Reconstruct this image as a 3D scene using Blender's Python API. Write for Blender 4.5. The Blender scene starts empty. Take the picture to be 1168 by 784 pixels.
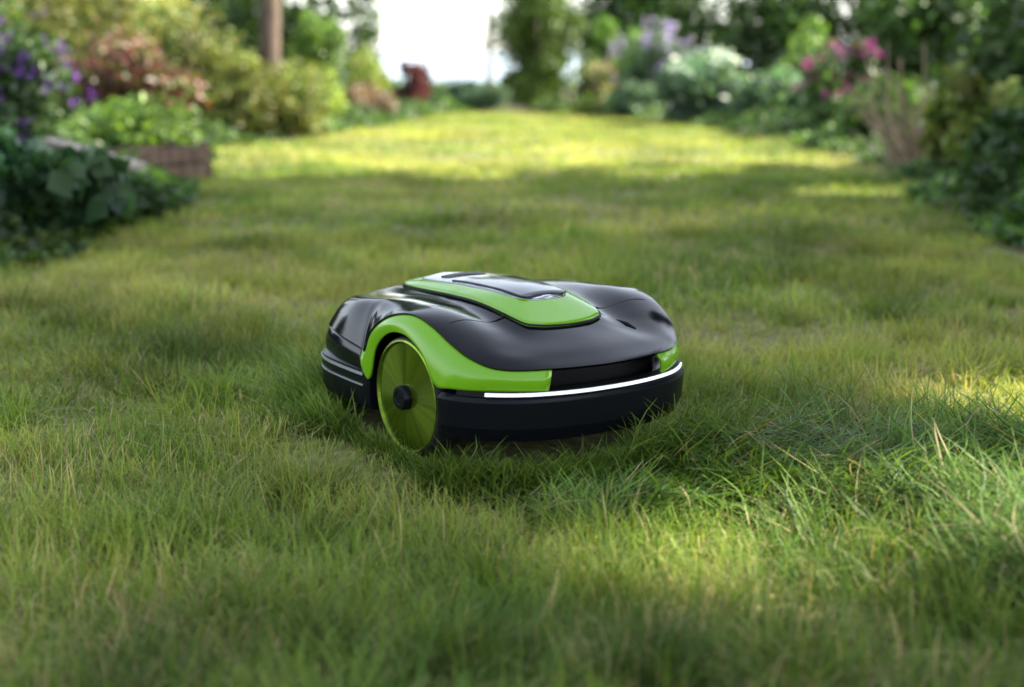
import bpy, math, numpy as np
from mathutils import Vector, Matrix
R = np.random.default_rng(7)
scene = bpy.context.scene
scene.view_settings.view_transform = 'Standard'
scene.view_settings.look = 'None'
scene.view_settings.exposure = 0

# ------------------------------------------------------------------ helpers
def link(o, parent=None):
    scene.collection.objects.link(o)
    if parent: o.parent = parent
    return o

class MB:
    def __init__(s): s.V=[]; s.C=[]; s.F=[]; s.M=[]; s.n=0
    def add(s, V, F, col=(1,1,1), mat=0):
        V=np.asarray(V,float).reshape(-1,3); F=np.asarray(F,int)
        c=np.asarray(col,float)
        if c.ndim==1: c=np.tile(c,(len(V),1))
        s.V.append(V); s.C.append(c); s.F.append(F+s.n); s.M.append(np.full(len(F),mat)); s.n+=len(V)
    def obj(s,name,mats,parent=None,smooth=True):
        me=bpy.data.meshes.new(name)
        V=np.concatenate(s.V); C=np.concatenate(s.C)
        C=np.concatenate([C,np.ones((len(C),1))],1)
        loops=np.concatenate([f.ravel() for f in s.F])
        tot=np.concatenate([np.full(len(f),f.shape[1]) for f in s.F])
        st=np.concatenate([[0],np.cumsum(tot)[:-1]])
        me.vertices.add(len(V)); me.vertices.foreach_set('co',V.astype(np.float32).ravel())
        me.loops.add(len(loops)); me.loops.foreach_set('vertex_index',loops.astype(np.int32))
        me.polygons.add(len(tot)); me.polygons.foreach_set('loop_start',st.astype(np.int32))
        me.polygons.foreach_set('material_index',np.concatenate(s.M).astype(np.int32))
        me.polygons.foreach_set('use_smooth',np.full(len(tot),smooth))
        me.update(calc_edges=True)
        a=me.attributes.new('Col','FLOAT_COLOR','POINT'); a.data.foreach_set('color',C.astype(np.float32).ravel())
        for m in mats: me.materials.append(m)
        me.validate()
        return link(bpy.data.objects.new(name,me),parent)

def vnoise(x,y,scale,seed=0):
    r=np.random.default_rng(seed); G=r.random((128,128))
    u=np.asarray(x)/scale+1000.37; v=np.asarray(y)/scale+1000.71
    i=np.floor(u).astype(int); j=np.floor(v).astype(int)
    fu=u-i; fv=v-j; fu=fu*fu*(3-2*fu); fv=fv*fv*(3-2*fv)
    g=lambda a,b:G[a%128,b%128]
    return (g(i,j)*(1-fu)*(1-fv)+g(i+1,j)*fu*(1-fv)+g(i,j+1)*(1-fu)*fv+g(i+1,j+1)*fu*fv)

def hg(x,y):
    x=np.asarray(x,float); y=np.asarray(y,float)
    near=np.clip((22-y)/8,0,1)
    z=(vnoise(x,y,.45,3)-.5)*.026+(vnoise(x,y,1.6,4)-.5)*.03
    return z*near*np.clip(1-(np.abs(x)-6)/4,0,1) - np.clip(y-22,0,None)*.015

def mat(name): 
    m=bpy.data.materials.new(name); m.use_nodes=True
    return m, m.node_tree.nodes, m.node_tree.links, m.node_tree.nodes['Principled BSDF']

def leafmat(name, trans=.35, rough=.5, spec=.3, nscale=2.0, namt=.35, tcol=(1.15,1.25,.55)):
    m,N,L,P=mat(name)
    at=N.new('ShaderNodeAttribute'); at.attribute_name='Col'
    geo=N.new('ShaderNodeNewGeometry'); nz=N.new('ShaderNodeTexNoise'); nz.inputs['Scale'].default_value=nscale; nz.inputs['Detail'].default_value=2
    L.new(geo.outputs['Position'],nz.inputs['Vector'])
    mr=N.new('ShaderNodeMapRange'); mr.inputs[1].default_value=.3; mr.inputs[2].default_value=.7
    mr.inputs[3].default_value=1-namt; mr.inputs[4].default_value=1+namt
    L.new(nz.outputs[0],mr.inputs[0])
    mx=N.new('ShaderNodeVectorMath'); mx.operation='SCALE'
    L.new(at.outputs['Color'],mx.inputs[0]); L.new(mr.outputs[0],mx.inputs['Scale'])
    L.new(mx.outputs[0],P.inputs['Base Color'])
    P.inputs['Roughness'].default_value=rough; P.inputs['Specular IOR Level'].default_value=spec
    t=N.new('ShaderNodeBsdfTranslucent'); tc=N.new('ShaderNodeVectorMath'); tc.operation='MULTIPLY'
    tc.inputs[1].default_value=tcol
    L.new(mx.outputs[0],tc.inputs[0]); L.new(tc.outputs[0],t.inputs['Color'])
    ms=N.new('ShaderNodeMixShader'); ms.inputs[0].default_value=trans
    L.new(P.outputs[0],ms.inputs[1]); L.new(t.outputs[0],ms.inputs[2])
    L.new(ms.outputs[0],N['Material Output'].inputs['Surface'])
    return m

def simple(name,col,rough=.5,metal=0,coat=0,spec=.5,nz=0,bump=0,bscale=300,emis=0):
    m,N,L,P=mat(name)
    P.inputs['Base Color'].default_value=(*col,1); P.inputs['Roughness'].default_value=rough
    P.inputs['Metallic'].default_value=metal; P.inputs['Coat Weight'].default_value=coat; P.inputs['Coat Roughness'].default_value=.08
    P.inputs['Specular IOR Level'].default_value=spec
    tc=N.new('ShaderNodeTexCoord')
    t=N.new('ShaderNodeTexNoise'); t.inputs['Scale'].default_value=14; t.inputs['Detail'].default_value=6
    L.new(tc.outputs['Object'],t.inputs['Vector'])
    if nz:
        mr=N.new('ShaderNodeMapRange'); mr.inputs[3].default_value=max(0,rough-nz); mr.inputs[4].default_value=rough+nz
        L.new(t.outputs[0],mr.inputs[0]); L.new(mr.outputs[0],P.inputs['Roughness'])
    if bump:
        t2=N.new('ShaderNodeTexNoise'); t2.inputs['Scale'].default_value=bscale; L.new(tc.outputs['Object'],t2.inputs['Vector'])
        b=N.new('ShaderNodeBump'); b.inputs['Strength'].default_value=bump; b.inputs['Distance'].default_value=.001
        L.new(t2.outputs[0],b.inputs['Height']); L.new(b.outputs[0],P.inputs['Normal'])
    if emis:
        P.inputs['Emission Color'].default_value=(*col,1); P.inputs['Emission Strength'].default_value=emis
    return m

GRASS=leafmat('grass_blades',trans=.4,rough=.5,spec=.22,nscale=1.5,namt=.36,tcol=(1.2,1.12,.5))
LEAF=leafmat('foliage_leaves',trans=.35,rough=.45,spec=.35)
FLOWER=leafmat('flower_petals',trans=.3,rough=.6,spec=.2,tcol=(1,1,1),namt=.15)

def barkmat(name,c1,c2):
    m,N,L,P=mat(name)
    tc=N.new('ShaderNodeTexCoord'); mp=N.new('ShaderNodeMapping'); mp.inputs['Scale'].default_value=(14,14,2.5)
    t=N.new('ShaderNodeTexNoise'); t.inputs['Scale'].default_value=2; t.inputs['Detail'].default_value=8
    L.new(tc.outputs['Object'],mp.inputs[0]); L.new(mp.outputs[0],t.inputs['Vector'])
    r=N.new('ShaderNodeValToRGB'); r.color_ramp.elements[0].color=(*c1,1); r.color_ramp.elements[1].color=(*c2,1)
    r.color_ramp.elements[0].position=.35; r.color_ramp.elements[1].position=.65
    L.new(t.outputs[0],r.inputs[0]); L.new(r.outputs[0],P.inputs['Base Color']); P.inputs['Roughness'].default_value=.85
    b=N.new('ShaderNodeBump'); b.inputs['Strength'].default_value=.6; b.inputs['Distance'].default_value=.01
    L.new(t.outputs[0],b.inputs['Height']); L.new(b.outputs[0],P.inputs['Normal'])
    return m
BARK=barkmat('bark',(.05,.03,.022),(.13,.09,.065))
DRYWOOD=barkmat('dry_stems',(.2,.14,.09),(.42,.32,.22))
OLDWOOD=barkmat('weathered_wood',(.055,.033,.022),(.17,.105,.07))
PALEWOOD=barkmat('pale_wood',(.22,.18,.15),(.42,.37,.33))

# ------------------------------------------------------------------ ground
def groundmat():
    m,N,L,P=mat('lawn_soil')
    geo=N.new('ShaderNodeNewGeometry')
    t=N.new('ShaderNodeTexNoise'); t.inputs['Scale'].default_value=40; t.inputs['Detail'].default_value=8
    t2=N.new('ShaderNodeTexNoise'); t2.inputs['Scale'].default_value=1.3; t2.inputs['Detail'].default_value=5
    for q in (t,t2): L.new(geo.outputs['Position'],q.inputs['Vector'])
    r=N.new('ShaderNodeValToRGB'); r.color_ramp.elements[0].color=(.045,.055,.016,1); r.color_ramp.elements[1].color=(.22,.20,.08,1)
    r.color_ramp.elements[0].position=.3; r.color_ramp.elements[1].position=.7
    L.new(t.outputs[0],r.inputs[0])
    r2=N.new('ShaderNodeValToRGB'); r2.color_ramp.elements[0].color=(.7,.8,.6,1); r2.color_ramp.elements[1].color=(1.2,1.1,1,1)
    L.new(t2.outputs[0],r2.inputs[0])
    mx=N.new('ShaderNodeVectorMath'); mx.operation='MULTIPLY'; L.new(r.outputs[0],mx.inputs[0]); L.new(r2.outputs[0],mx.inputs[1])
    L.new(mx.outputs[0],P.inputs['Base Color']); P.inputs['Roughness'].default_value=.95
    return m
def axis(lo,hi,step,far):
    a=list(np.arange(lo,hi+1e-6,step)); x=step; v=hi
    while v<far: x*=1.35; v+=x; a.append(v)
    x=step; v=lo
    while v>-far: x*=1.35; v-=x; a.insert(0,v)
    return np.array(a)
gx=axis(-4,4,.12,700); gy=axis(-.5,20,.12,700)
X,Y=np.meshgrid(gx,gy); Z=hg(X,Y)
nx,ny=len(gx),len(gy); idx=np.arange(nx*ny).reshape(ny,nx)
F=np.stack([idx[:-1,:-1],idx[:-1,1:],idx[1:,1:],idx[1:,:-1]],-1).reshape(-1,4)
b=MB(); b.add(np.stack([X,Y,Z],-1).reshape(-1,3),F); b.obj('lawn_ground',[groundmat()])

# lawn edges (world metres)
LE_y=np.array([-5,3.6,4.6,6.3,8.4,10.2,11.4,14.5,17.6,18.4]); LE_x=np.array([-2.6,-1.95,-1.45,-1.65,-2.0,-2.3,-2.0,-1.35,-1.0,-.6])
RE_y=np.array([-5,3.6,4.8,7.0,8.8,9.8,14,17,18.4]); RE_x=np.array([2.4,1.95,1.75,2.15,2.4,2.55,2.0,1.35,.8])
def inlawn(x,y,w=.13):
    j=(vnoise(x,y,.25,9)-.5)*w*2+(vnoise(x,y,.9,10)-.5)*.35
    return (x>np.interp(y,LE_y,LE_x)+j)&(x<np.interp(y,RE_y,RE_x)+j)&(y<18.3+j)

# beds
soil,N,L,P=mat('bed_soil')
geo=N.new('ShaderNodeNewGeometry'); t=N.new('ShaderNodeTexNoise'); t.inputs['Scale'].default_value=25; t.inputs['Detail'].default_value=8
L.new(geo.outputs['Position'],t.inputs['Vector']); r=N.new('ShaderNodeValToRGB')
r.color_ramp.elements[0].color=(.010,.011,.006,1); r.color_ramp.elements[1].color=(.035,.035,.018,1)
L.new(t.outputs[0],r.inputs[0]); L.new(r.outputs[0],P.inputs['Base Color']); P.inputs['Roughness'].default_value=.95
def bed(side):
    ys=np.arange(-3,21,.2); b=MB()
    EY,EX=(LE_y,LE_x) if side<0 else (RE_y,RE_x)
    e=np.interp(ys,EY,EX); k=np.array([0,.12,.35,1,2.5,5])
    if side<0: xs=e[:,None]-k[None]
    else: xs=e[:,None]+k[None]
    yy=np.repeat(ys[:,None],6,1)
    zz=hg(xs,yy)+np.array([-.012,-.004,.02,.04,.05,.04])[None]+vnoise(xs,yy,.15,12)*.02*np.array([0,1,1,1,1,1])
    i=np.arange(len(ys)*6).reshape(len(ys),6)
    F=np.stack([i[:-1,:-1],i[:-1,1:],i[1:,1:],i[1:,:-1]],-1).reshape(-1,4)
    b.add(np.stack([xs,yy,zz],-1).reshape(-1,3),F); b.obj('flower_bed',[soil])
bed(-1); bed(1)

# ------------------------------------------------------------------ mower frame
ANG=-55*math.pi/180
MO=np.array([.020,2.415])
mF=np.array([math.cos(ANG),math.sin(ANG)]); mT=np.array([-math.sin(ANG),math.cos(ANG)])
def to_m(x,y):
    dx=x-MO[0]; dy=y-MO[1]; return dx*mF[0]+dy*mF[1], dx*mT[0]+dy*mT[1]
def from_m(a,b): return MO[0]+a*mF[0]+b*mT[0], MO[1]+a*mF[1]+b*mT[1]

# ------------------------------------------------------------------ grass
def blades(B,x,y,z,h,w,lean,az,col,segs=3,curl=1.0,flat=False):
    n=len(x); tt=np.linspace(0,1,segs+1)
    tw=az+np.pi/2+R.normal(0,.6,n); turn=R.normal(0,.35,n)
    wd=np.stack([np.cos(tw),np.sin(tw),np.zeros(n)],1)
    pos=np.stack([x,y,z],1); P=[pos]; ang=lean.copy(); a_=az.copy()
    for k in range(segs):
        step=h/segs
        pos=pos+np.stack([np.cos(a_)*np.sin(ang)*step,np.sin(a_)*np.sin(ang)*step,np.cos(ang)*step],1)
        P.append(pos); ang=ang+curl/segs; a_=a_+turn
    if flat:
        for k in range(1,len(P)): P[k][:,2]=np.maximum(P[k][:,2],hg(P[k][:,0],P[k][:,1])+.008+.03*R.random(n))
    ws=[1,.85,.55,0] if segs==3 else ([1,.7,0] if segs==2 else [1,.95,.85,.6,0])
    V=[];C=[]
    for k in range(segs):
        V+= [P[k]-wd*(w*ws[k]/2)[:,None], P[k]+wd*(w*ws[k]/2)[:,None]]
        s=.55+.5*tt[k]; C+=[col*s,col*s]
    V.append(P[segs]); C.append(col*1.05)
    nv=2*segs+1
    V=np.stack(V,1).reshape(-1,3); C=np.stack(C,1).reshape(-1,3)
    base=np.arange(n)*nv
    Q=[]
    for k in range(segs-1):
        Q.append(np.stack([base+2*k,base+2*k+1,base+2*k+3,base+2*k+2],1))
    B.add(V,np.concatenate(Q),C)
    B.F.append(np.stack([base+2*segs-2,base+2*segs-1,base+2*segs],1)+B.n-len(V)); B.M.append(np.zeros(n))

G_DARK=np.array([.08,.165,.028]); G_MID=np.array([.21,.325,.052]); G_YEL=np.array([.48,.49,.13]); G_STRAW=np.array([.66,.54,.28])
def gcol(x,y,n,dead=.10):
    a=vnoise(x,y,.9,21)*.35+vnoise(x,y,.28,24)*.28+vnoise(x,y,.1,22)*.27+R.random(n)*.30
    a=np.clip((a-.6)*1.9+.56,0,1.1)
    c=np.where((a<.5)[:,None],G_DARK+(G_MID-G_DARK)*(a/.5)[:,None],G_MID+(G_YEL-G_MID)*((a-.5)/.6)[:,None])
    dd=R.random(n)<dead*(.1+3.6*vnoise(x,y,.30,23)**2.5)
    c[dd]=G_STRAW*(.5+.5*R.random(dd.sum()))[:,None]
    return c
B=MB()
def field(y0,y1,dens,h0,h1,w,segs,mx=.3):
    W=.40*y1+mx; area=2*W*(y1-y0); n=int(area*dens)
    x=R.uniform(-W,W,n); y=R.uniform(y0,y1,n)
    k=(np.abs(x)<.40*y+mx)&inlawn(x,y); x=x[k];y=y[k]
    c=vnoise(x,y,.06,31)*.6+vnoise(x,y,.22,32)*.4
    k=R.random(len(x))<.2+1.15*c; x=x[k];y=y[k];c=c[k]
    a,bb=to_m(x,y)
    k=~((a>-.31)&(a<.21)&(np.abs(bb)<.205)); 
    k&=~((np.abs(a)<.05)&(np.abs(np.abs(bb)-.215)<.03)); x=x[k];y=y[k];c=c[k]
    n=len(x)
    big=vnoise(x,y,.4,33)
    h=(h0+(h1-h0)*R.random(n)**1.8)*(.2+.9*c+.75*big)
    a,bb=to_m(x,y); nearw=(np.abs(a)<.16)&(bb<-.2)&(bb>-.42); h=np.where(nearw,np.minimum(h,.026),h)
    nearb=(np.abs(a)<.40)&(np.abs(bb)<.36); h=np.where(nearb,np.minimum(h,.045),h)
    az=vnoise(x,y,.2,34)*6*np.pi+R.normal(0,1.5,n)
    lean=np.abs(R.normal(.35,.45,n))
    blades(B,x,y,hg(x,y)-.004,h,w*R.uniform(.6,1.3,n),lean,az,gcol(x,y,n),segs,curl=R.uniform(-.2,1.7,n))
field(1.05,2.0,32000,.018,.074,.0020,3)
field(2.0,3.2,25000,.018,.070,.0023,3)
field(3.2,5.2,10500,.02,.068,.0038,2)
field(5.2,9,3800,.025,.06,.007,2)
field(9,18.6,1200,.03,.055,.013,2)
# dead flat thatch strands
n=14000; y=R.uniform(1.1,5,n); x=R.uniform(-1,1,n)*(.4*y+.3)
k=inlawn(x,y)&(R.random(n)<vnoise(x,y,.3,41)*1.4-.15); x=x[k];y=y[k];n=len(x)
a,bb=to_m(x,y); k=~((np.abs(a)<.33)&(np.abs(bb)<.26)); x=x[k];y=y[k];n=len(x)
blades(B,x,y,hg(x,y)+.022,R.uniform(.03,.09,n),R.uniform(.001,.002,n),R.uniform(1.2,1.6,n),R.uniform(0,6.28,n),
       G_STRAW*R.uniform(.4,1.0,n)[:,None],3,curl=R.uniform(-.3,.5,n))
# tall tufts
for i in range(150):
    ty=R.uniform(1.2,5.5); tx=R.uniform(-1,1)*(.38*ty)
    a,bb=to_m(tx,ty)
    if abs(a)<.45 and abs(bb)<.42: continue
    n=int(R.uniform(80,300)); rr=R.uniform(.02,.07)
    x=tx+R.normal(0,rr,n); y=ty+R.normal(0,rr,n)
    az=np.arctan2(y-ty,x-tx)+R.normal(0,.8,n)
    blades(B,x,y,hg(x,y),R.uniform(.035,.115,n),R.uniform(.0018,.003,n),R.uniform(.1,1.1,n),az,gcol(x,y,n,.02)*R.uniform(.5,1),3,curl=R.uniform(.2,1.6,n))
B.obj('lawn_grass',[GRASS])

# longer matted grass / clippings beside the mower
B=MB()
def swath(path,width,n,l0,l1,dirn,tone=.8):
    path=np.array(path); t=R.random(n)*(len(path)-1); i=np.minimum(t.astype(int),len(path)-2); f=(t-i)[:,None]
    p=path[i]*(1-f)+path[i+1]*f+R.normal(0,width,(n,2))
    x,y=p[:,0],p[:,1]; a,bb=to_m(x,y)
    k=~((a>-.33)&(a<.235)&(np.abs(bb)<.225)); 
    k&=R.random(n)<(.05+1.7*vnoise(x,y,.10,51)**1.5); x=x[k];y=y[k];n=len(x)
    az=dirn+(vnoise(x,y,.14,52)-.5)*7+R.normal(0,.6,n)
    ex,ey=x+np.cos(az)*.1,y+np.sin(az)*.1; a,bb=to_m(ex,ey)
    k=~((a>-.35)&(a<.26)&(np.abs(bb)<.25)); x=x[k];y=y[k];az=az[k];n=len(x)
    lift=.01+.065*vnoise(x,y,.13,53)*R.random(n)
    c=(G_DARK*.8+(G_MID*1.15-G_DARK)*1.05*(R.random(n)**1.4)[:,None])*tone*np.array([.85,1,.9])
    dd=R.random(n)<.08; c[dd]=G_STRAW*.7*R.uniform(.5,1,(dd.sum(),1))
    blades(B,x,y,hg(x,y)+lift,R.uniform(l0,l1,n),R.uniform(.0020,.0040,n),R.uniform(.8,1.6,n),az,c,4,curl=R.uniform(-.2,1.1,n),flat=True)
swath([(.30,2.22),(.55,2.22),(.9,2.12),(1.15,2.1)],.09,9500,.06,.17,-.3,.85)
swath([(.50,1.98),(.62,1.85),(.8,1.8),(.95,1.85)],.08,8500,.06,.17,.2,.85)
swath([(.56,1.68),(.7,1.62),(.85,1.7)],.06,4000,.05,.16,.4,.85)
swath([(.24,2.14),(.42,2.1)],.05,2600,.05,.13,-.8,.8)
swath([(.03,1.97),(.3,2.0)],.035,1300,.04,.10,-.5,.8)
def fringe(pts,n,l0,l1,sp,tone,lean=(.3,1.2),rnd=.6):
    pts=np.array(pts); t=R.random(n)*(len(pts)-1); i=np.minimum(t.astype(int),len(pts)-2); f=(t-i)[:,None]
    p=pts[i]*(1-f)+pts[i+1]*f
    out=p/np.linalg.norm(p,axis=1)[:,None]; p=p+out*np.abs(R.normal(0,sp,(n,1)))
    x,y=from_m(p[:,0],p[:,1]); ox=out[:,0]*mF[0]+out[:,1]*mT[0]; oy=out[:,0]*mF[1]+out[:,1]*mT[1]
    az=np.arctan2(oy,ox)+R.normal(0,rnd,n)
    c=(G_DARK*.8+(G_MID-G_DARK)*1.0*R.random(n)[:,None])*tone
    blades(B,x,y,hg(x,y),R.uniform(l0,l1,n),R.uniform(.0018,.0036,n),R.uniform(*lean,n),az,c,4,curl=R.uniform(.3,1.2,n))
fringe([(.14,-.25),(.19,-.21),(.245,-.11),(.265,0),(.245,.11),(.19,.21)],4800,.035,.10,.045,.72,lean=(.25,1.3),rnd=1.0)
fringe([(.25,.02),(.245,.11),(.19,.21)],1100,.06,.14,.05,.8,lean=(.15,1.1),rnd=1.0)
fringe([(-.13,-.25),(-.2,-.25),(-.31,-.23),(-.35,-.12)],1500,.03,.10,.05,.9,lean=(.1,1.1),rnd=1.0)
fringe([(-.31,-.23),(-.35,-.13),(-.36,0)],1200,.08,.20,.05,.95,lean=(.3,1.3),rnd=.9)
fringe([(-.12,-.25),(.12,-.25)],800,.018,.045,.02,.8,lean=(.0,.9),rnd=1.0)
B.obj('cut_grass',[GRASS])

# ------------------------------------------------------------------ plants
def leafgeo(B,pos,size,col,nrm_bias=None,aspect=.5,matI=0,droop=0):
    n=len(pos); 
    nrm=R.normal(0,1,(n,3)); 
    if nrm_bias is not None: nrm=nrm*.7+nrm_bias*1.0
    nrm/=np.linalg.norm(nrm,axis=1)[:,None]
    t=R.normal(0,1,(n,3)); t[:,2]-=droop; t-=nrm*(t*nrm).sum(1)[:,None]; t/=np.linalg.norm(t,axis=1)[:,None]
    s=np.cross(nrm,t); L=size*R.uniform(.6,1.3,n)
    L_=L[:,None]
    v=np.stack([pos-t*L_*.5, pos-t*L_*.1+s*L_*aspect*.5+nrm*L_*.08, pos+t*L_*.5-nrm*L_*.12, pos-t*L_*.1-s*L_*aspect*.5+nrm*L_*.08],1)
    base=np.arange(n)*4
    F=np.concatenate([np.stack([base,base+1,base+2],1),np.stack([base,base+2,base+3],1)])
    B.add(v.reshape(-1,3),F,np.repeat(col,4,0),matI)

def tube(B,pts,rad,sides=7,matI=1,col=(1,1,1)):
    pts=np.array(pts,float); n=len(pts); rad=np.array(rad)
    V=[]
    for i in range(n):
        d=pts[min(i+1,n-1)]-pts[max(i-1,0)]; d/=np.linalg.norm(d)+1e-9
        u=np.cross(d,[.3,.9,.1]); u/=np.linalg.norm(u); w=np.cross(d,u)
        a=np.arange(sides)/sides*2*np.pi
        V.append(pts[i]+rad[i]*(np.cos(a)[:,None]*u+np.sin(a)[:,None]*w))
    V=np.concatenate(V); F=[]
    for i in range(n-1):
        for j in range(sides):
            F.append([i*sides+j,i*sides+(j+1)%sides,(i+1)*sides+(j+1)%sides,(i+1)*sides+j])
    B.add(V,F,col,matI)

def crown(B,c,rad,n,size,pal,lobes=14,lobr=.42,zmin=.03,aspect=.5,flowers=None,surf=.45,reject=None,droop=0,top=None):
    c=np.array(c,float); rad=np.array(rad,float)
    d=R.normal(0,1,(lobes,3)); d/=np.linalg.norm(d,axis=1)[:,None]; d*=(R.random((lobes,1))**.5)*(1-lobr*.7)
    lr=R.uniform(.6,1.15,lobes)*lobr
    tone=R.uniform(.6,1.35,lobes)
    li=R.integers(0,lobes,n)
    q=R.normal(0,1,(n,3)); q/=np.linalg.norm(q,axis=1)[:,None]; rr=R.random((n,1))**surf
    rr*=1+.3*R.random((n,1))**6
    p=d[li]+q*rr*lr[li][:,None]
    pos=c+p*rad
    k=pos[:,2]>zmin; pos=pos[k];q=q[k];li=li[k]
    if reject is not None:
        k=~reject(pos); pos=pos[k];q=q[k];li=li[k]
    pal=np.array(pal); ci=R.integers(0,len(pal),len(pos)); f=R.random((len(pos),1))
    col=(pal[ci]*f+pal[(ci+1)%len(pal)]*(1-f))*tone[li][:,None]*R.uniform(.75,1.25,(len(pos),1))
    leafgeo(B,pos,size,col,q,aspect,0,droop)
    if flowers:
        fn,fs,fpal=flowers[:3]; fz=flowers[3] if len(flowers)>3 else -9
        li=R.integers(0,lobes,fn); q=R.normal(0,1,(fn,3)); q[:,2]=np.abs(q[:,2])*.9; q/=np.linalg.norm(q,axis=1)[:,None]
        fp=c+(d[li]+q*1.08*lr[li][:,None])*rad
        fp=fp[fp[:,2]>max(.05,fz)]; fn=len(fp)
        fpal=np.array(fpal)
        pp=np.repeat(fp,9,0)+R.normal(0,fs*.45,(fn*9,3)); fc=fpal[R.integers(0,len(fpal),fn*9)]*R.uniform(.7,1.2,(fn*9,1))
        leafgeo(B,pp,fs*.7,fc,None,.85,2)
    return [c+di*rad for di in d]

def shrub(name,x,y,w,h,n,size,pal,flowers=None,aspect=.5,lobes=14,d=None,lobr=.5,zc=None):
    B=MB(); d=d or w
    zc=zc if zc is not None else h*.46
    cs=crown(B,(x,y,zc),(w/2,d/2,h*.56),n,size*1.35,pal,lobes,lobr,flowers=flowers,aspect=min(.85,aspect*1.15))
    for cc in cs[:9]:
        b0=np.array([x+R.normal(0,w*.05),y+R.normal(0,w*.05),-.02]); m=(b0+cc)/2+R.normal(0,w*.04,3)
        tube(B,[b0,m,cc],[.012*max(h,.6),.009*max(h,.6),.003],5)
    return B.obj(name,[LEAF,BARK,FLOWER])

def tree(name,x,y,th,tr,cc,cr,n,size,pal,lobes=22,lobr=.4,reject=None,zmin=.5,droop=.3,extra=(),lean=(0,0)):
    B=MB()
    top=np.array([x+lean[0],y+lean[1],th]); base=np.array([x,y,-.1])
    ts=np.linspace(0,1,8); pts=[base+(top-base)*t+np.array([math.sin(t*5+x)*.05,math.cos(t*4+y)*.05,0])*tr*6 for t in ts]
    tube(B,pts,[tr*(1.45-.5*min(1,t*6)) *(1-.35*t) for t in ts],12)
    cs=crown(B,cc,cr,n,size,pal,lobes,lobr,zmin=zmin,reject=reject,droop=droop)
    for e in extra:
        cs+=crown(B,e[0],e[1],e[2],e[3] if len(e)>3 else size,pal,8,.45,zmin=zmin,reject=reject,droop=droop)
    for q in cs[:30]:
        s0=pts[-1-R.integers(0,4)]; m=(s0+q)/2+np.array([0,0,.1])+R.normal(0,.12,3)
        if reject is not None:
            tt=np.linspace(0,1,16)[:,None]; sm=np.concatenate([s0+(m-s0)*tt,m+(q-m)*tt])
            if reject(sm).any(): continue
        tube(B,[s0,m,q],[tr*.45,tr*.25,tr*.06],6)
    return B.obj(name,[LEAF,BARK,FLOWER])

DG=[(.022,.052,.013),(.035,.075,.02),(.05,.10,.026)]
MG=[(.06,.12,.025),(.085,.165,.033),(.12,.20,.043)]
YG=[(.16,.24,.045),(.23,.29,.06),(.30,.31,.09)]
YW=[(.25,.23,.07),(.19,.21,.05),(.30,.27,.10)]
BG=[(.07,.13,.08),(.10,.18,.12),(.15,.23,.16)]
RD=[(.12,.035,.04),(.17,.06,.06),(.11,.08,.045)]
PK=[(.22,.12,.11),(.17,.12,.08),(.27,.15,.14)]
VIO=[(.17,.06,.33),(.12,.045,.25),(.22,.09,.36)]

# left side
shrub('broadleaf_plant',-1.80,5.0,.95,.46,2200,.08,[(.03,.08,.04),(.05,.125,.055),(.075,.15,.055)],aspect=.7,lobes=22,d=1.1,lobr=.4)
shrub('broadleaf_plant',-2.25,4.3,1.0,.55,1300,.10,[(.03,.08,.035),(.05,.125,.05)],aspect=.65,lobes=12)
shrub('fern_plant',-1.62,5.75,.55,.22,1600,.06,DG,aspect=.35)
shrub('purple_flowering_shrub',-2.55,6.5,1.0,1.0,4400,.055,DG,flowers=(130,.038,VIO),aspect=.5)
shrub('purple_flowering_shrub',-2.95,7.9,1.3,1.35,4700,.06,DG+MG[:1],flowers=(150,.04,VIO))
shrub('groundcover_plant',-2.45,8.9,1.1,.45,3000,.05,MG+YG[:1],d=.9)
shrub('copper_shrub',-2.95,11.0,1.15,.95,4500,.06,RD+MG[:1],aspect=.55,lobes=22,lobr=.4)
shrub('golden_shrub',-2.78,12.3,1.35,1.25,8500,.055,YW+MG[:2],aspect=.4,lobes=24,lobr=.42)
shrub('golden_shrub',-2.05,12.0,1.25,.74,5800,.045,YW+YG[:1]+MG[:1],aspect=.45,lobes=30,lobr=.34)
shrub('golden_shrub',-1.95,13.4,.8,.72,3500,.05,YG+MG[:1],aspect=.45)
shrub('willow_shrub',-4.0,14.6,2.5,2.5,10000,.075,YW+MG[:1],aspect=.3,lobes=20)
shrub('green_shrub',-2.0,14.8,.65,1.2,3200,.06,MG+YG[:1])
shrub('golden_shrub',-1.72,16.4,.62,.82,2600,.055,YG)
shrub('pink_shrub',-1.6,15.6,.8,.50,2600,.045,PK+MG[:1],lobes=20,lobr=.38)
shrub('dark_red_shrub',-1.25,18.6,.6,.70,1800,.055,[(.12,.03,.04),(.16,.06,.06)],lobes=18,lobr=.4)
shrub('golden_shrub',-1.75,18.9,.6,.72,1500,.05,YG)
shrub('lavender_plant',-.45,18.7,1.25,.46,4200,.05,BG,aspect=.25,lobes=16,d=.7)
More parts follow.
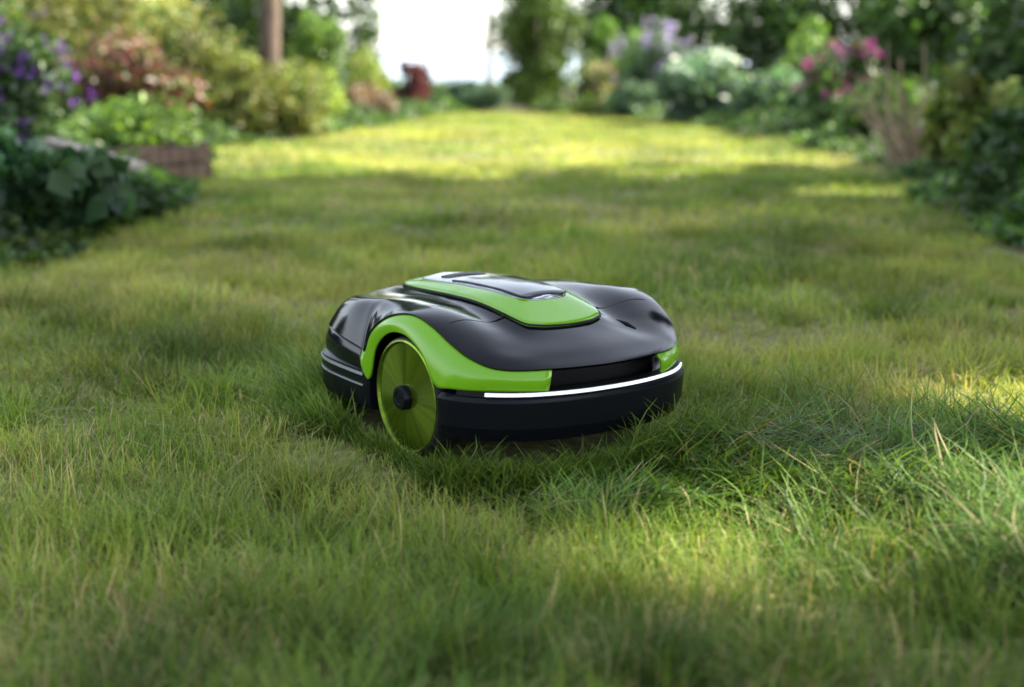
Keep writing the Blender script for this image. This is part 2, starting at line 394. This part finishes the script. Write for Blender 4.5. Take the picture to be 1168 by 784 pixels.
# back
shrub('pink_shrub',1.15,18.9,.75,.70,2600,.055,PK+MG,lobes=20,lobr=.38)
shrub('green_shrub',1.45,19.6,1.1,1.3,3600,.07,MG,lobes=20,lobr=.38)
shrub('small_plant',.95,17.6,.5,.2,1200,.04,YG+MG)
shrub('small_plant',.45,18.2,.6,.22,1200,.04,MG)
shrub('lilac_flowering_shrub',1.75,17.5,1.2,1.2,4800,.055,MG+BG,flowers=(220,.055,[(.38,.29,.54),(.46,.37,.62)]),lobes=22,lobr=.38)
shrub('green_shrub',1.42,16.8,.7,.42,2200,.05,DG+BG)
shrub('hydrangea',2.05,14.9,1.3,.80,5600,.075,BG,aspect=.6,flowers=(26,.12,[(.75,.8,.66),(.6,.7,.55)],.3))
shrub('hydrangea',2.6,14.1,1.0,.6,3800,.07,BG+DG[:1],aspect=.6)
shrub('golden_shrub',2.95,14.8,.8,1.1,3600,.06,MG+YG[:1])
shrub('magenta_flowering_shrub',2.80,12.1,.85,.84,3400,.055,DG+MG[:1],flowers=(230,.036,[(.46,.035,.26),(.36,.035,.28)],.35),lobes=22,lobr=.38)
shrub('green_shrub',2.82,10.9,.8,.55,3000,.06,MG+DG[:1])
shrub('green_shrub',3.6,13.0,1.3,1.6,4500,.08,DG+MG[:2])
# right
shrub('yellow_leaf_shrub',2.40,7.5,.60,.66,1500,.07,YG+MG[:1],aspect=.6,lobes=16,lobr=.36)
shrub('green_shrub',2.80,8.3,.9,.9,3600,.07,DG+MG[:1])
shrub('green_shrub',2.48,6.8,.75,.5,3200,.06,DG,aspect=.45)
shrub('fern_plant',2.18,6.0,.75,.32,2800,.05,DG+MG[:1],aspect=.35)
shrub('green_shrub',2.15,5.15,.8,.5,2800,.07,DG+MG[:1],aspect=.6)
shrub('green_shrub',2.6,5.9,1.0,1.5,4400,.08,DG+MG[:1],aspect=.6)
shrub('green_shrub',2.5,4.2,.9,.8,2600,.08,DG,aspect=.6)
for side,EY,EX in ((-1,LE_y,LE_x),(1,RE_y,RE_x)):
    B=MB(); n=17000; y=3.4+R.random(n)**.9*17; u=-.12+R.random(n)**1.4*3.1
    x=np.interp(y,EY,EX)+side*(u+(vnoise(y,y*0,.5,90)-.5)*.25)
    h=.0+vnoise(x,y,.35,77+side)*.26*np.clip((u+.15)/.4,.15,1)*R.random(n)**.5
    tonev=(.6+.8*vnoise(x,y,.5,80+side))[:,None]
    pal=np.array(DG+MG); col=pal[R.integers(0,len(pal),n)]*tonev
    up=np.tile([0,-.3,.9],(n,1))
    leafgeo(B,np.stack([x,y,hg(x,y)+.03+h],1),.085,col,up,.5)
    B.obj('groundcover_plant',[LEAF])

# dry branches
B=MB()
for i in range(44):
    a=R.uniform(-1.0,.7); b0=np.array([2.36+R.normal(0,.05),8.2+R.normal(0,.06),0]); Ln=R.uniform(.35,.8)
    e=b0+np.array([math.sin(a)*Ln*.75-.05,R.normal(0,.15)-.1,math.cos(a)*Ln]); m=(b0+e)/2+R.normal(0,.04,3)
    tube(B,[b0,m,e],[.010,.007,.003],5,0)
B.obj('dry_branches',[DRYWOOD])

# hedges behind
def hedge(name,x0,x1,y,h,n,pal,size=.15):
    B=MB(); k=int((x1-x0)/.5)
    for i in range(k):
        cx=x0+(i+.5)*(x1-x0)/k
        crown(B,(cx,y+R.normal(0,.1),h*.45),(.6,.5,h*.58*R.uniform(.85,1.15)),n,size,pal,8,.6)
        tube(B,[(cx,y,-.6),(cx,y,h*.6)],[.04,.02],6)
    B.obj(name,[LEAF,BARK,FLOWER])
hedge('hedge',-8,-2.0,21,2.3,800,MG+DG)
hedge('hedge',1.1,8,21.2,2.4,1000,DG+MG[:1])
hedge('hedge',-2.3,1.1,20.3,.48,450,MG+BG,.09)

# trees
SUN_AZ=math.radians(8); SUN_EL=math.radians(42)
ts=np.array([math.cos(SUN_EL)*math.cos(SUN_AZ),math.cos(SUN_EL)*math.sin(SUN_AZ),math.sin(SUN_EL)])
sun_gaps=[((.38,1.80,.03),.09),((.47,1.83,.03),.07),((.97,2.60,.03),.08),((1.09,2.64,.03),.08),((1.7,7.0,.03),.13),((-1.3,8.2,0),.15),((.9,8.3,0),.15),((-.3,8.0,0),.1)]  # openings cut in the canopy along sun rays to place lawn sun patches
def rej(p):
    k=np.zeros(len(p),bool)
    for g,r in sun_gaps:
        v=p-np.array(g); t=v@ts; dd=np.linalg.norm(v-t[:,None]*ts,axis=1); k|=(dd<r+.15)&(t>.5)
    return k
for (x,y,ex) in [(5.7,-1.2,(((6.0,.5,5.0),(1.3,1.2,3.4),3600),)),(5.9,1.7,(((6.0,3.7,5.0),(1.3,1.2,3.6),4200),((5.6,2.2,6.5),(1.4,1.6,2.0),3000))),(5.7,5.2,(((5.9,6.6,5.0),(1.3,1.2,3.4),3600),((5.6,5.2,6.5),(1.4,1.6,2.0),2500))),(5.5,7.9,(((4.0,7.6,1.8),(1.3,1.4,1.1),2400,.11),((3.2,6.2,1.5),(.9,1.2,.8),2600,.09),((3.3,8.6,1.3),(.9,.8,.75),2200,.09)))]:  # extra crowns between the out-of-view trunks added to keep sun off the foreground
    tree('broadleaf_tree',x,y,4.4,.17,(x-.1,y,4.7),(2.0,2.35 if y<7 else 1.9,4.2),9500,.25,DG+MG[:2],lobes=46,lobr=.36,reject=rej,zmin=.55,extra=ex)
tree('garden_tree',-2.52,15.3,2.6,.13,(-2.1,16.2,3.4),(1.8,1.6,2.25),8000,.14,DG+MG[:1],lobes=20,zmin=1.18)
tree('round_garden_tree',.30,19.2,1.0,.05,(.30,19.2,1.15),(.76,.62,1.05),8500,.085,[(.06,.105,.022),(.09,.15,.03),(.12,.18,.035)],lobes=34,lobr=.4,zmin=.08,droop=0,extra=(((.3,19.2,.5),(.6,.5,.55),3000),))
tree('birch_tree',-.4,25,3.2,.05,(-.2,25,3.0),(1.6,1.2,2.1),3500,.14,MG,lobes=22,lobr=.26,zmin=1.15)
for (x,y,h) in [(2.2,24,5),(4.6,23.5,6),(7.4,24,6),(-4.6,24,6),(-7.5,23,6)]:
    tree('dark_tree',x,y,h*.6,.16,(x,y,h*.5),(1.7,1.3,h*.52),6000,.2,DG,lobes=24,zmin=.2)

# wooden planter + board
def box(B,c,s,rz=0,ry=0,rx=0,matI=0,col=(1,1,1)):
    v=np.array([[a,b_,c_] for a in(-.5,.5) for b_ in(-.5,.5) for c_ in(-.5,.5)])*np.array(s)
    M=np.array((Matrix.Rotation(rz,3,'Z')@Matrix.Rotation(ry,3,'Y')@Matrix.Rotation(rx,3,'X')))
    v=v@M.T+np.array(c)
    B.add(v,[[0,1,3,2],[4,6,7,5],[0,4,5,1],[2,3,7,6],[0,2,6,4],[1,5,7,3]],col,matI)
B=MB()
px,py,rz=-1.90,7.55,math.radians(62)
c,s=math.cos(rz),math.sin(rz)
for (lx,ly,sx,sy) in [(0,-.14,.62,.025),(0,.14,.62,.025),(-.31,0,.025,.255),(.31,0,.025,.255)]:
    for k in range(2):
        box(B,(px+lx*c-ly*s,py+lx*s+ly*c,.068+k*.088),(sx,sy,.076),rz+R.normal(0,.015))
for (lx,ly) in [(-.28,-.11),(.28,-.11),(-.28,.11),(.28,.11)]:
    box(B,(px+lx*c-ly*s,py+lx*s+ly*c,.10),(.035,.035,.24),rz)
box(B,(px,py,.10),(.58,.25,.12),rz,matI=1)
B.obj('wooden_planter',[OLDWOOD,soil],smooth=False)
B=MB(); box(B,(-1.98,6.75,.215),(.6,.10,.03),math.radians(150),math.radians(-10)); box(B,(-2.18,6.87,.09),(.05,.05,.2),.3); box(B,(-1.78,6.64,.06),(.05,.05,.18),.3); B.obj('wooden_board',[PALEWOOD],smooth=False)

# distant hills
B=MB(); xs=np.linspace(-600,600,80)
top=10+8*vnoise(xs,xs*0,90,61); V=[];
for x,t_ in zip(xs,top): V+=[(x,620,-12),(x,640,t_*.9-6),(x,700,t_*.4-8)]
F=[]
for i in range(79):
    for k in range(2): F.append([i*3+k,(i+1)*3+k,(i+1)*3+k+1,i*3+k+1])
hm=simple('hazy_hills',(.28,.34,.42),.9); B.add(V,F); B.obj('hills',[hm])  # distance haze is painted into the pale blue base colour

# ------------------------------------------------------------------ MOWER
mower=bpy.data.objects.new('robot_lawn_mower',None); link(mower)
mower.location=(MO[0],MO[1],.000); mower.rotation_euler=(0,0,ANG)
DARK=simple('dark_hood_plastic',(.0025,.003,.006),.12,spec=.15,nz=.025)
BLACK=simple('black_bumper_plastic',(.004,.005,.007),.24,spec=.13,nz=.05,bump=.15,bscale=900)
GREEN=simple('green_painted_plastic',(.115,.285,.008),.20,coat=.2,spec=.3,nz=.05)
SILVER=simple('silver_trim',(.42,.45,.50),.25,metal=.6,nz=.05)
GLASS=simple('dark_glass_panel',(.02,.024,.035),.10,spec=.3)
LIGHT=simple('white_light_strip',(.85,.88,.92),.3,emis=.35)
PIT=simple('recess_black',(.003,.003,.004),.5,spec=.2)
RUB=simple('rubber',(.012,.012,.012),.7,bump=.4,bscale=400,spec=.3)

def rx_(x): 
    x=np.asarray(x,float); return np.where(x<-.13,-.13+(x+.13)*1.42,x)
def cr(P,sub,closed):
    P=np.asarray(P,float); n=len(P); out=[]
    rng=n if closed else n-1
    for i in range(rng):
        if closed: p0,p1,p2,p3=P[(i-1)%n],P[i],P[(i+1)%n],P[(i+2)%n]
        else: p0,p1,p2,p3=P[max(i-1,0)],P[i],P[i+1],P[min(i+2,n-1)]
        for k in range(sub):
            t=k/sub
            out.append(.5*((2*p1)+(-p0+p2)*t+(2*p0-5*p1+4*p2-p3)*t*t+(-p0+3*p1-3*p2+p3)*t**3))
    if not closed: out.append(P[-1])
    return np.array(out)
def full(H):
    H=np.asarray(H,float); m=H[1:-1][::-1].copy(); m[:,1]*=-1
    return np.concatenate([H,m])
def grid(name,G,mat_,closed=False,solid=0,cap=False,capm=False,ang=38):
    G=np.asarray(G); a,b_,_=G.shape; i=np.arange(a*b_).reshape(a,b_); B=MB()
    j=np.concatenate([i,i[:,:1]],1) if closed else i
    F=np.stack([j[:-1,:-1],j[:-1,1:],j[1:,1:],j[1:,:-1]],-1).reshape(-1,4)
    B.add(G.reshape(-1,3),F)
    if cap:
        ctr=G[-1].mean(0); n=b_
        B.add(np.concatenate([G[-1],[ctr]]),[[k,(k+1)%n,n] for k in range(n)])
        ctr=G[0].mean(0)
        B.add(np.concatenate([G[0],[ctr]]),[[k,n,(k+1)%n] for k in range(n)])
    if capm:
        T=G[-1]; n=b_; h=n//2
        V=[];
        for k in range(1,h):
            p,q=T[k],T[n-k]
            for f in np.linspace(0,1,9):
                r_=p*(1-f)+q*f; r_=r_+np.array([0,0,.0035*4*f*(1-f)*min(1,k/6,(h-k)/6)]); V.append(r_)
        B.add(V,[[k*9+c,k*9+c+1,(k+1)*9+c+1,(k+1)*9+c] for k in range(h-2) for c in range(8)])
        B.add([T[0]]+V[:9],[[0,c+1,c+2] for c in range(8)])
        B.add([T[h]]+V[-9:],[[0,c+2,c+1] for c in range(8)])
    o=B.obj(name,[mat_],mower)
    if solid:
        s=o.modifiers.new('s','SOLIDIFY'); s.thickness=solid; s.offset=0
    w=o.modifiers.new('w','WELD'); w.merge_threshold=.0001
    try:
        o.data.set_sharp_from_angle(angle=math.radians(ang))
    except Exception: pass
    return o

ST=[ # A, B, C, D, E, F
 [(-.300,0,.122),(-.298,0,.168),(-.285,0,.206),(-.275,0,.219),(-.262,0,.227),(-.250,0,.234)],
 [(-.298,.10,.122),(-.295,.10,.168),(-.280,.098,.208),(-.268,.09,.222),(-.255,.075,.229),(-.243,.062,.236)],
 [(-.282,.195,.122),(-.277,.19,.168),(-.255,.178,.213),(-.238,.148,.226),(-.215,.108,.230),(-.205,.083,.239)],
 [(-.220,.230,.122),(-.215,.227,.166),(-.200,.206,.221),(-.185,.168,.232),(-.168,.115,.231),(-.158,.088,.242)],
 [(-.138,.240,.115),(-.142,.2385,.158),(-.152,.211,.228),(-.145,.170,.237),(-.135,.118,.233),(-.120,.090,.244)],
 [(-.108,.243,.113),(-.126,.240,.156),(-.133,.212,.231),(-.125,.170,.239),(-.113,.119,.234),(-.095,.091,.245)],
 [(-.083,.244,.169),(-.098,.241,.194),(-.105,.213,.235),(-.10,.171,.241),(-.085,.12,.235),(-.072,.091,.245)],
 [(-.037,.245,.2015),(-.045,.238,.225),(-.055,.213,.239),(-.052,.173,.243),(-.045,.121,.235),(-.033,.091,.245)],
 [(.019,.246,.206),(.015,.230,.236),(.010,.210,.2425),(.005,.175,.2435),(.005,.121,.233),(.010,.090,.242)],
 [(.069,.246,.183),(.068,.226,.225),(.062,.203,.2355),(.057,.170,.236),(.055,.119,.225),(.055,.087,.235)],
 [(.101,.243,.140),(.117,.220,.202),(.108,.197,.217),(.102,.165,.220),(.095,.114,.214),(.092,.082,.227)],
 [(.128,.232,.137),(.152,.205,.182),(.142,.184,.199),(.135,.155,.204),(.120,.108,.207),(.112,.075,.222)],
 [(.178,.192,.137),(.190,.176,.169),(.180,.160,.185),(.165,.132,.192),(.142,.094,.202),(.120,.062,.220)],
 [(.228,.115,.137),(.226,.107,.168),(.211,.098,.180),(.192,.085,.189),(.158,.062,.201),(.127,.040,.218)],
 [(.242,0,.137),(.243,0,.168),(.224,0,.181),(.202,0,.190),(.165,0,.202),(.130,0,.217)],
]
ST=np.array(ST); ST[:,:,0]=rx_(ST[:,:,0]); S=len(ST)-1; SUB=8
loops=[cr(full(ST[:,k]),SUB,True) for k in range(6)]
A,Bq,Cq,Dq,Eq,Fq=loops
NL=len(A)
def outn(Lp):
    o=Lp.copy(); o[:,2]=0; o[:,0]*=.8; return o/ (np.linalg.norm(o,axis=1)[:,None]+1e-9)
B2=Bq+outn(Bq)*.003+np.array([0,0,.0035])
Blip=Bq+outn(Bq)*.0005+np.array([0,0,.0005])
lev=np.array([B2,Cq,Dq,Eq,Fq-np.array([0,0,.004])]); lev=cr(lev,4,False)
lev=np.concatenate([[Blip],lev])
grid('hood_shell',lev,DARK,closed=True,solid=.003)
M1=(A*.66+Bq*.34)+outn(A)*.004; M2=(A*.33+Bq*.67)+outn(A)*.005
fl=np.array([A,M1,M2,Bq])
for nm,(i0,i1) in {'far_fender':(4*SUB+2,13*SUB),'near_fender':((2*S-13)*SUB,(2*S-4)*SUB-2)}.items():
    g=np.array([cr(fl[:,i],3,False) for i in range(i0,i1+1)])
    grid(nm,g,GREEN,solid=.005)
ids=[i%NL for i in range((2*S-4)*SUB-2,NL+4*SUB+3)]
g=np.array([cr(fl[:,i],3,False) for i in ids]); grid('rear_flank',g,DARK,solid=.004)
core=np.array([(-.27,0),(-.265,.12),(-.24,.185),(-.12,.195),(-.11,.175),(.11,.175),(.125,.19),(.165,.15),(.198,.09),(.208,0)]); core[:,0]=rx_(core[:,0])
def ring(pts,z,s=1.0,sub=1): 
    H=np.array([(x*s,y*s,z) for x,y in pts]); return cr(full(H),sub,True)
grid('inner_chassis',[ring(core,.06),ring(core,.165),ring(core,.185,.86),ring(core,.20,.5)],PIT,closed=True,cap=True)
# bumper
bo=[(.104,.20),(.1045,.240),(.110,.2435),(.142,.235),(.184,.207),(.221,.158),(.241,.104),(.251,.05),(.253,0)]
def openhalf(pts):
    H=np.array(pts,float); m=H[:-1][::-1].copy(); m[:,1]*=-1; return np.concatenate([H,m])
bp=openhalf(bo)
bpd=np.concatenate([bp[:1],cr(bp[1:-1],4,False),bp[-1:]])
ctr=np.array([.05,0])
def inset(P,d):
    v=P-ctr; l=np.linalg.norm(v,axis=1)[:,None]; return P-v/l*d
prof=[(.030,.128),(.012,.1285),(.0095,.128),(.001,.1215),(.0,.120),(.003,.078),(.0045,.076),(.012,.058),(.014,.056),(.03,.052)]
G=[]
for d,z in prof:
    q=inset(bpd,d); q[:,0]=np.maximum(q[:,0],.104); G.append(np.concatenate([q,np.full((len(q),1),z)],1))
grid('front_bumper',G,BLACK,closed=True,cap=True,ang=24)
# rear skirt
rs=[(-.112,.20),(-.1125,.240),(-.12,.2435),(-.17,.243),(-.235,.236),(-.275,.215),(-.300,.165),(-.308,.08),(-.31,0)]
rs=[(float(rx_(x)),y) for x,y in rs]
rp=openhalf(rs); rpd=np.concatenate([rp[:1],cr(rp[1:-1],4,False),rp[-1:]])
ctr2=np.array([-.12,0]); G=[]
for d,z in [(.03,.126),(.008,.126),(.0,.121),(.0,.066),(.006,.055),(.03,.052)]:
    v=rpd-ctr2; l=np.linalg.norm(v,axis=1)[:,None]; q=rpd-v/l*d; q[:,0]=np.minimum(q[:,0],-.112)
    G.append(np.concatenate([q,np.full((len(q),1),z)],1))
grid('rear_skirt',G,BLACK,closed=True,cap=True)
def strip(name,P,h,out,z0,mt,cen,inward=.006):
    v=P-cen; l=np.linalg.norm(v,axis=1)[:,None]; n_=v/l
    o=P+n_*out; i_=P-n_*inward
    g=[np.c_[i_,np.full(len(P),z0)],np.c_[o,np.full(len(P),z0)],np.c_[o,np.full(len(P),z0+h)],np.c_[i_,np.full(len(P),z0+h)]]
    return grid(name,g,mt)
k=(np.abs(bpd[:,1])<.212)&(bpd[:,0]>.15)
strip('light_strip',bpd[k],.0055,-.004,.1300,LIGHT,ctr,inward=.02)
strip('strip_seat',bpd[(np.abs(bpd[:,1])<.236)&(bpd[:,0]>.12)],.008,-.007,.1285,PIT,ctr,inward=.03)
k=(rpd[:,1]<-.15)&(rpd[:,0]<-.13)
strip('chrome_line',rpd[k],.005,.0015,.112,SILVER,ctr2)
strip('chrome_line_lower',rpd[k][2:],.0025,.0015,.094,SILVER,ctr2)
k=(rpd[:,1]>.15)&(rpd[:,0]<-.13)
strip('chrome_line_far',rpd[k],.005,.0015,.112,SILVER,ctr2)

# top cover
def off(Lp,d,dz):
    q=Lp.copy(); c=np.array([-.06,0]); v=q[:,:2]-c; l=np.linalg.norm(v,axis=1)[:,None]; q[:,:2]-=v/l*d; q[:,2]+=dz; return q
PI=[(-.222,0,.250),(-.220,.035,.250),(-.205,.060,.251),(-.165,.067,.254),(-.12,.068,.257),(-.09,.067,.258),(-.06,.066,.258),(-.025,.063,.258),(.006,.060,.257),(.028,.057,.255),(.045,.053,.2535),(.058,.047,.252),(.067,.037,.2505),(.072,.02,.2495),(.074,0,.2495)]
PI=np.array(PI); PI[:,0]=rx_(PI[:,0]); PI=cr(full(PI),SUB,True)
F0=off(Fq,-.002,-.004)
mid=off(Fq,.003,.006)
grid('green_top_trim',[F0,off(Fq,-.0015,.002),off(Fq,.0005,.005),mid,(mid*.5+PI*.5)+np.array([0,0,.001]),PI,off(PI,.004,-.004)],GREEN,closed=True)
grid('trim_gasket',[off(Fq,-.006,-.002),off(Fq,-.006,.0005),off(Fq,-.001,.001)],PIT,closed=True)
P2=off(PI,.003,-.001)
grid('top_cover',[P2,off(P2,.0,.002),off(P2,.002,.0032)],SILVER,closed=True,capm=True)
def rr(x0,x1,w0,w1,zf,r=.01,n=5):
    H=[(x0,w0-r)]
    for k in range(1,n+1): a=k/n*math.pi/2; H.append((x0+r-r*math.cos(a),w0-r+r*math.sin(a)))
    for xx in np.linspace(x0+r,x1-r,8)[1:-1]: H.append((xx,w0+(w1-w0)*(xx-x0)/(x1-x0)))
    H+= [(x1-r,w1)]
    for k in range(1,n+1): a=k/n*math.pi/2; H.append((x1-r+r*math.sin(a),w1-r+r*math.cos(a)))
    H=np.array(H); L_=np.concatenate([H,(H*[1,-1])[::-1]])
    return np.array([(x,y,zf(x)) for x,y in L_])
zf=lambda x: float(np.interp(x,[-.27,-.165,-.12,-.06,.006,.045,.058,.067],[.2555,.2575,.2607,.2617,.2607,.2572,.2557,.2540]))
def panel(name,x0,x1,w0,w1,mt,th=.0015,r=.01):
    l0=rr(x0,x1,w0,w1,zf,r)
    c=l0.mean(0); l1=l0+[0,0,th]; l2=c+(l1-c)*.985; l2[:,2]=l1[:,2]+.0004
    n=len(l0)//2; NN=len(l0)
    B=MB(); B.add(np.concatenate([l0,l1,l2]),[[a+q,(a+1)%NN+q,(a+1)%NN+q+NN,a+q+NN] for q in (0,NN) for a in range(NN)])
    V=[]
    for a in range(n):
        p,q=l2[a],l2[NN-1-a]
        for f in np.linspace(0,1,7): V.append(p*(1-f)+q*f+np.array([0,0,.003*4*f*(1-f)*min(1,a/4,(n-1-a)/4)]))
    B.add(V,[[a*7+k,a*7+k+1,(a+1)*7+k+1,(a+1)*7+k] for a in range(n-1) for k in range(6)])
    o=B.obj(name,[mt],mower,smooth=True)
    try: o.data.set_sharp_from_angle(angle=math.radians(30))
    except Exception: pass
    return o
panel('display_panel_seat',-.145,.0650,.059,.049,PIT,.0010,.012)
panel('display_panel',-.142,.0625,.0565,.0465,GLASS,.0018,.011)
panel('handle_slot',-.205,-.172,.042,.042,PIT,.0018,.008)
for sy in(-1,1):
    if sy>0:
        B=MB(); tube(B,[(.115,sy*.112,.2085),(.135,sy*.120,.2045),(.152,sy*.124,.198)],[.002,.0035,.002],8,0); B.obj('hood_vent',[PIT],mower)
    i=int(9.4*SUB); ii=i if sy>0 else NL-i
    line=cr(np.array([Bq[ii],Cq[ii],Dq[ii],Eq[ii],Fq[ii]]),5,False)+[0,0,.0012]
    B=MB(); tube(B,line,[.0011]*len(line),6,0); B.obj('panel_seam',[PIT],mower)

# wheels
m,N,L,P=mat('brushed_green_metal')
tc=N.new('ShaderNodeTexCoord'); sp=N.new('ShaderNodeSeparateXYZ'); L.new(tc.outputs['Object'],sp.inputs[0])
at=N.new('ShaderNodeMath'); at.operation='ARCTAN2'; L.new(sp.outputs[0],at.inputs[0]); L.new(sp.outputs[1],at.inputs[1])
w=N.new('ShaderNodeTexNoise'); w.noise_dimensions='1D'; w.inputs['Scale'].default_value=2.2; w.inputs['Detail'].default_value=12; w.inputs['Roughness'].default_value=.7
L.new(at.outputs[0],w.inputs['W'])
r=N.new('ShaderNodeValToRGB'); r.color_ramp.elements[0].color=(.04,.075,.004,1); r.color_ramp.elements[1].color=(.18,.27,.02,1)  # radial sheen streaks painted into the base colour, on top of the anisotropy
r.color_ramp.elements[0].position=.3; r.color_ramp.elements[1].position=.75
L.new(w.outputs[0],r.inputs[0]); L.new(r.outputs[0],P.inputs['Base Color']); P.inputs['Metallic'].default_value=.8; P.inputs['Roughness'].default_value=.26
P.inputs['Anisotropic'].default_value=.85
tg=N.new('ShaderNodeTangent'); tg.direction_type='RADIAL'; tg.axis='Z'; L.new(tg.outputs[0],P.inputs['Tangent'])
WG=m
def lathe(name,prof,mt,loc,sgn,sides=72):
    B=MB(); a=np.arange(sides)/sides*2*np.pi; V=[]
    for r_,z_ in prof: V.append(np.stack([r_*np.cos(a),r_*np.sin(a),np.full(sides,z_)],1))
    V=np.array(V); n=len(prof); i=np.arange(n*sides).reshape(n,sides); j=np.concatenate([i,i[:,:1]],1)
    F=np.stack([j[:-1,:-1],j[:-1,1:],j[1:,1:],j[1:,:-1]],-1).reshape(-1,4)
    B.add(V.reshape(-1,3),F); o=B.obj(name,[mt],mower); o.location=loc; o.rotation_euler=(math.pi/2*sgn,0,0)
    try: o.data.set_sharp_from_angle(angle=math.radians(35))
    except Exception: pass
    return o
for nm,sy in (('near',-1),('far',1)):
    sg=1 if sy<0 else -1
    loc=(0,sy*.205,.099)
    lathe(nm+'_wheel_tyre',[(.001,-.03),(.085,-.03),(.097,-.027),(.1,-.02),(.1,.026),(.098,.031),(.0955,.032),(.094,.028)],RUB,loc,sg)
    lathe(nm+'_wheel_disc',[(.096,.024),(.0955,.0335),(.092,.0345),(.0905,.0325),(.089,.030),(.06,.031),(.024,.033),(.001,.033)],WG,loc,sg)
    lathe(nm+'_wheel_hub',[(.021,.030),(.0205,.043),(.018,.0465),(.012,.047),(.011,.0455),(.001,.0455)],BLACK,loc,sg,40)
B=MB(); tube(B,[(-.2,-.015,.035),(-.2,.015,.035)],[.035,.035],20,0); B.obj('castor_wheel',[RUB],mower)
B=MB(); tube(B,[(-.2,0,.035),(-.2,0,.09)],[.008,.01],8,0); B.obj('castor_fork',[BLACK],mower)

# ------------------------------------------------------------------ light / world / camera
wd=bpy.data.worlds.new('World'); scene.world=wd; wd.use_nodes=True
N=wd.node_tree.nodes; L=wd.node_tree.links; bg=N['Background']
sk=N.new('ShaderNodeTexSky'); sk.sky_type='NISHITA'; sk.sun_disc=False
sk.sun_elevation=SUN_EL; sk.sun_rotation=math.radians(90)-SUN_AZ; sk.dust_density=1.0; sk.air_density=1.0; sk.ozone_density=1.5
hs=N.new('ShaderNodeHueSaturation'); hs.inputs['Saturation'].default_value=.42
L.new(sk.outputs[0],hs.inputs['Color']); L.new(hs.outputs[0],bg.inputs[0]); bg.inputs[1].default_value=.62
sl=bpy.data.lights.new('sun','SUN'); sl.energy=22; sl.angle=math.radians(.53); sl.color=(1,.92,.72)
so=link(bpy.data.objects.new('sun',sl)); so.rotation_euler=Vector(ts).to_track_quat('Z','Y').to_euler()
cam=bpy.data.cameras.new('camera'); cam.lens=50; cam.sensor_width=36; cam.clip_start=.05; cam.clip_end=3000
co=link(bpy.data.objects.new('camera',cam)); co.location=(0,0,.64); co.rotation_euler=(math.radians(90-11.2),0,0)
cam.dof.use_dof=True; cam.dof.focus_distance=2.33; cam.dof.aperture_fstop=2.3
scene.camera=co
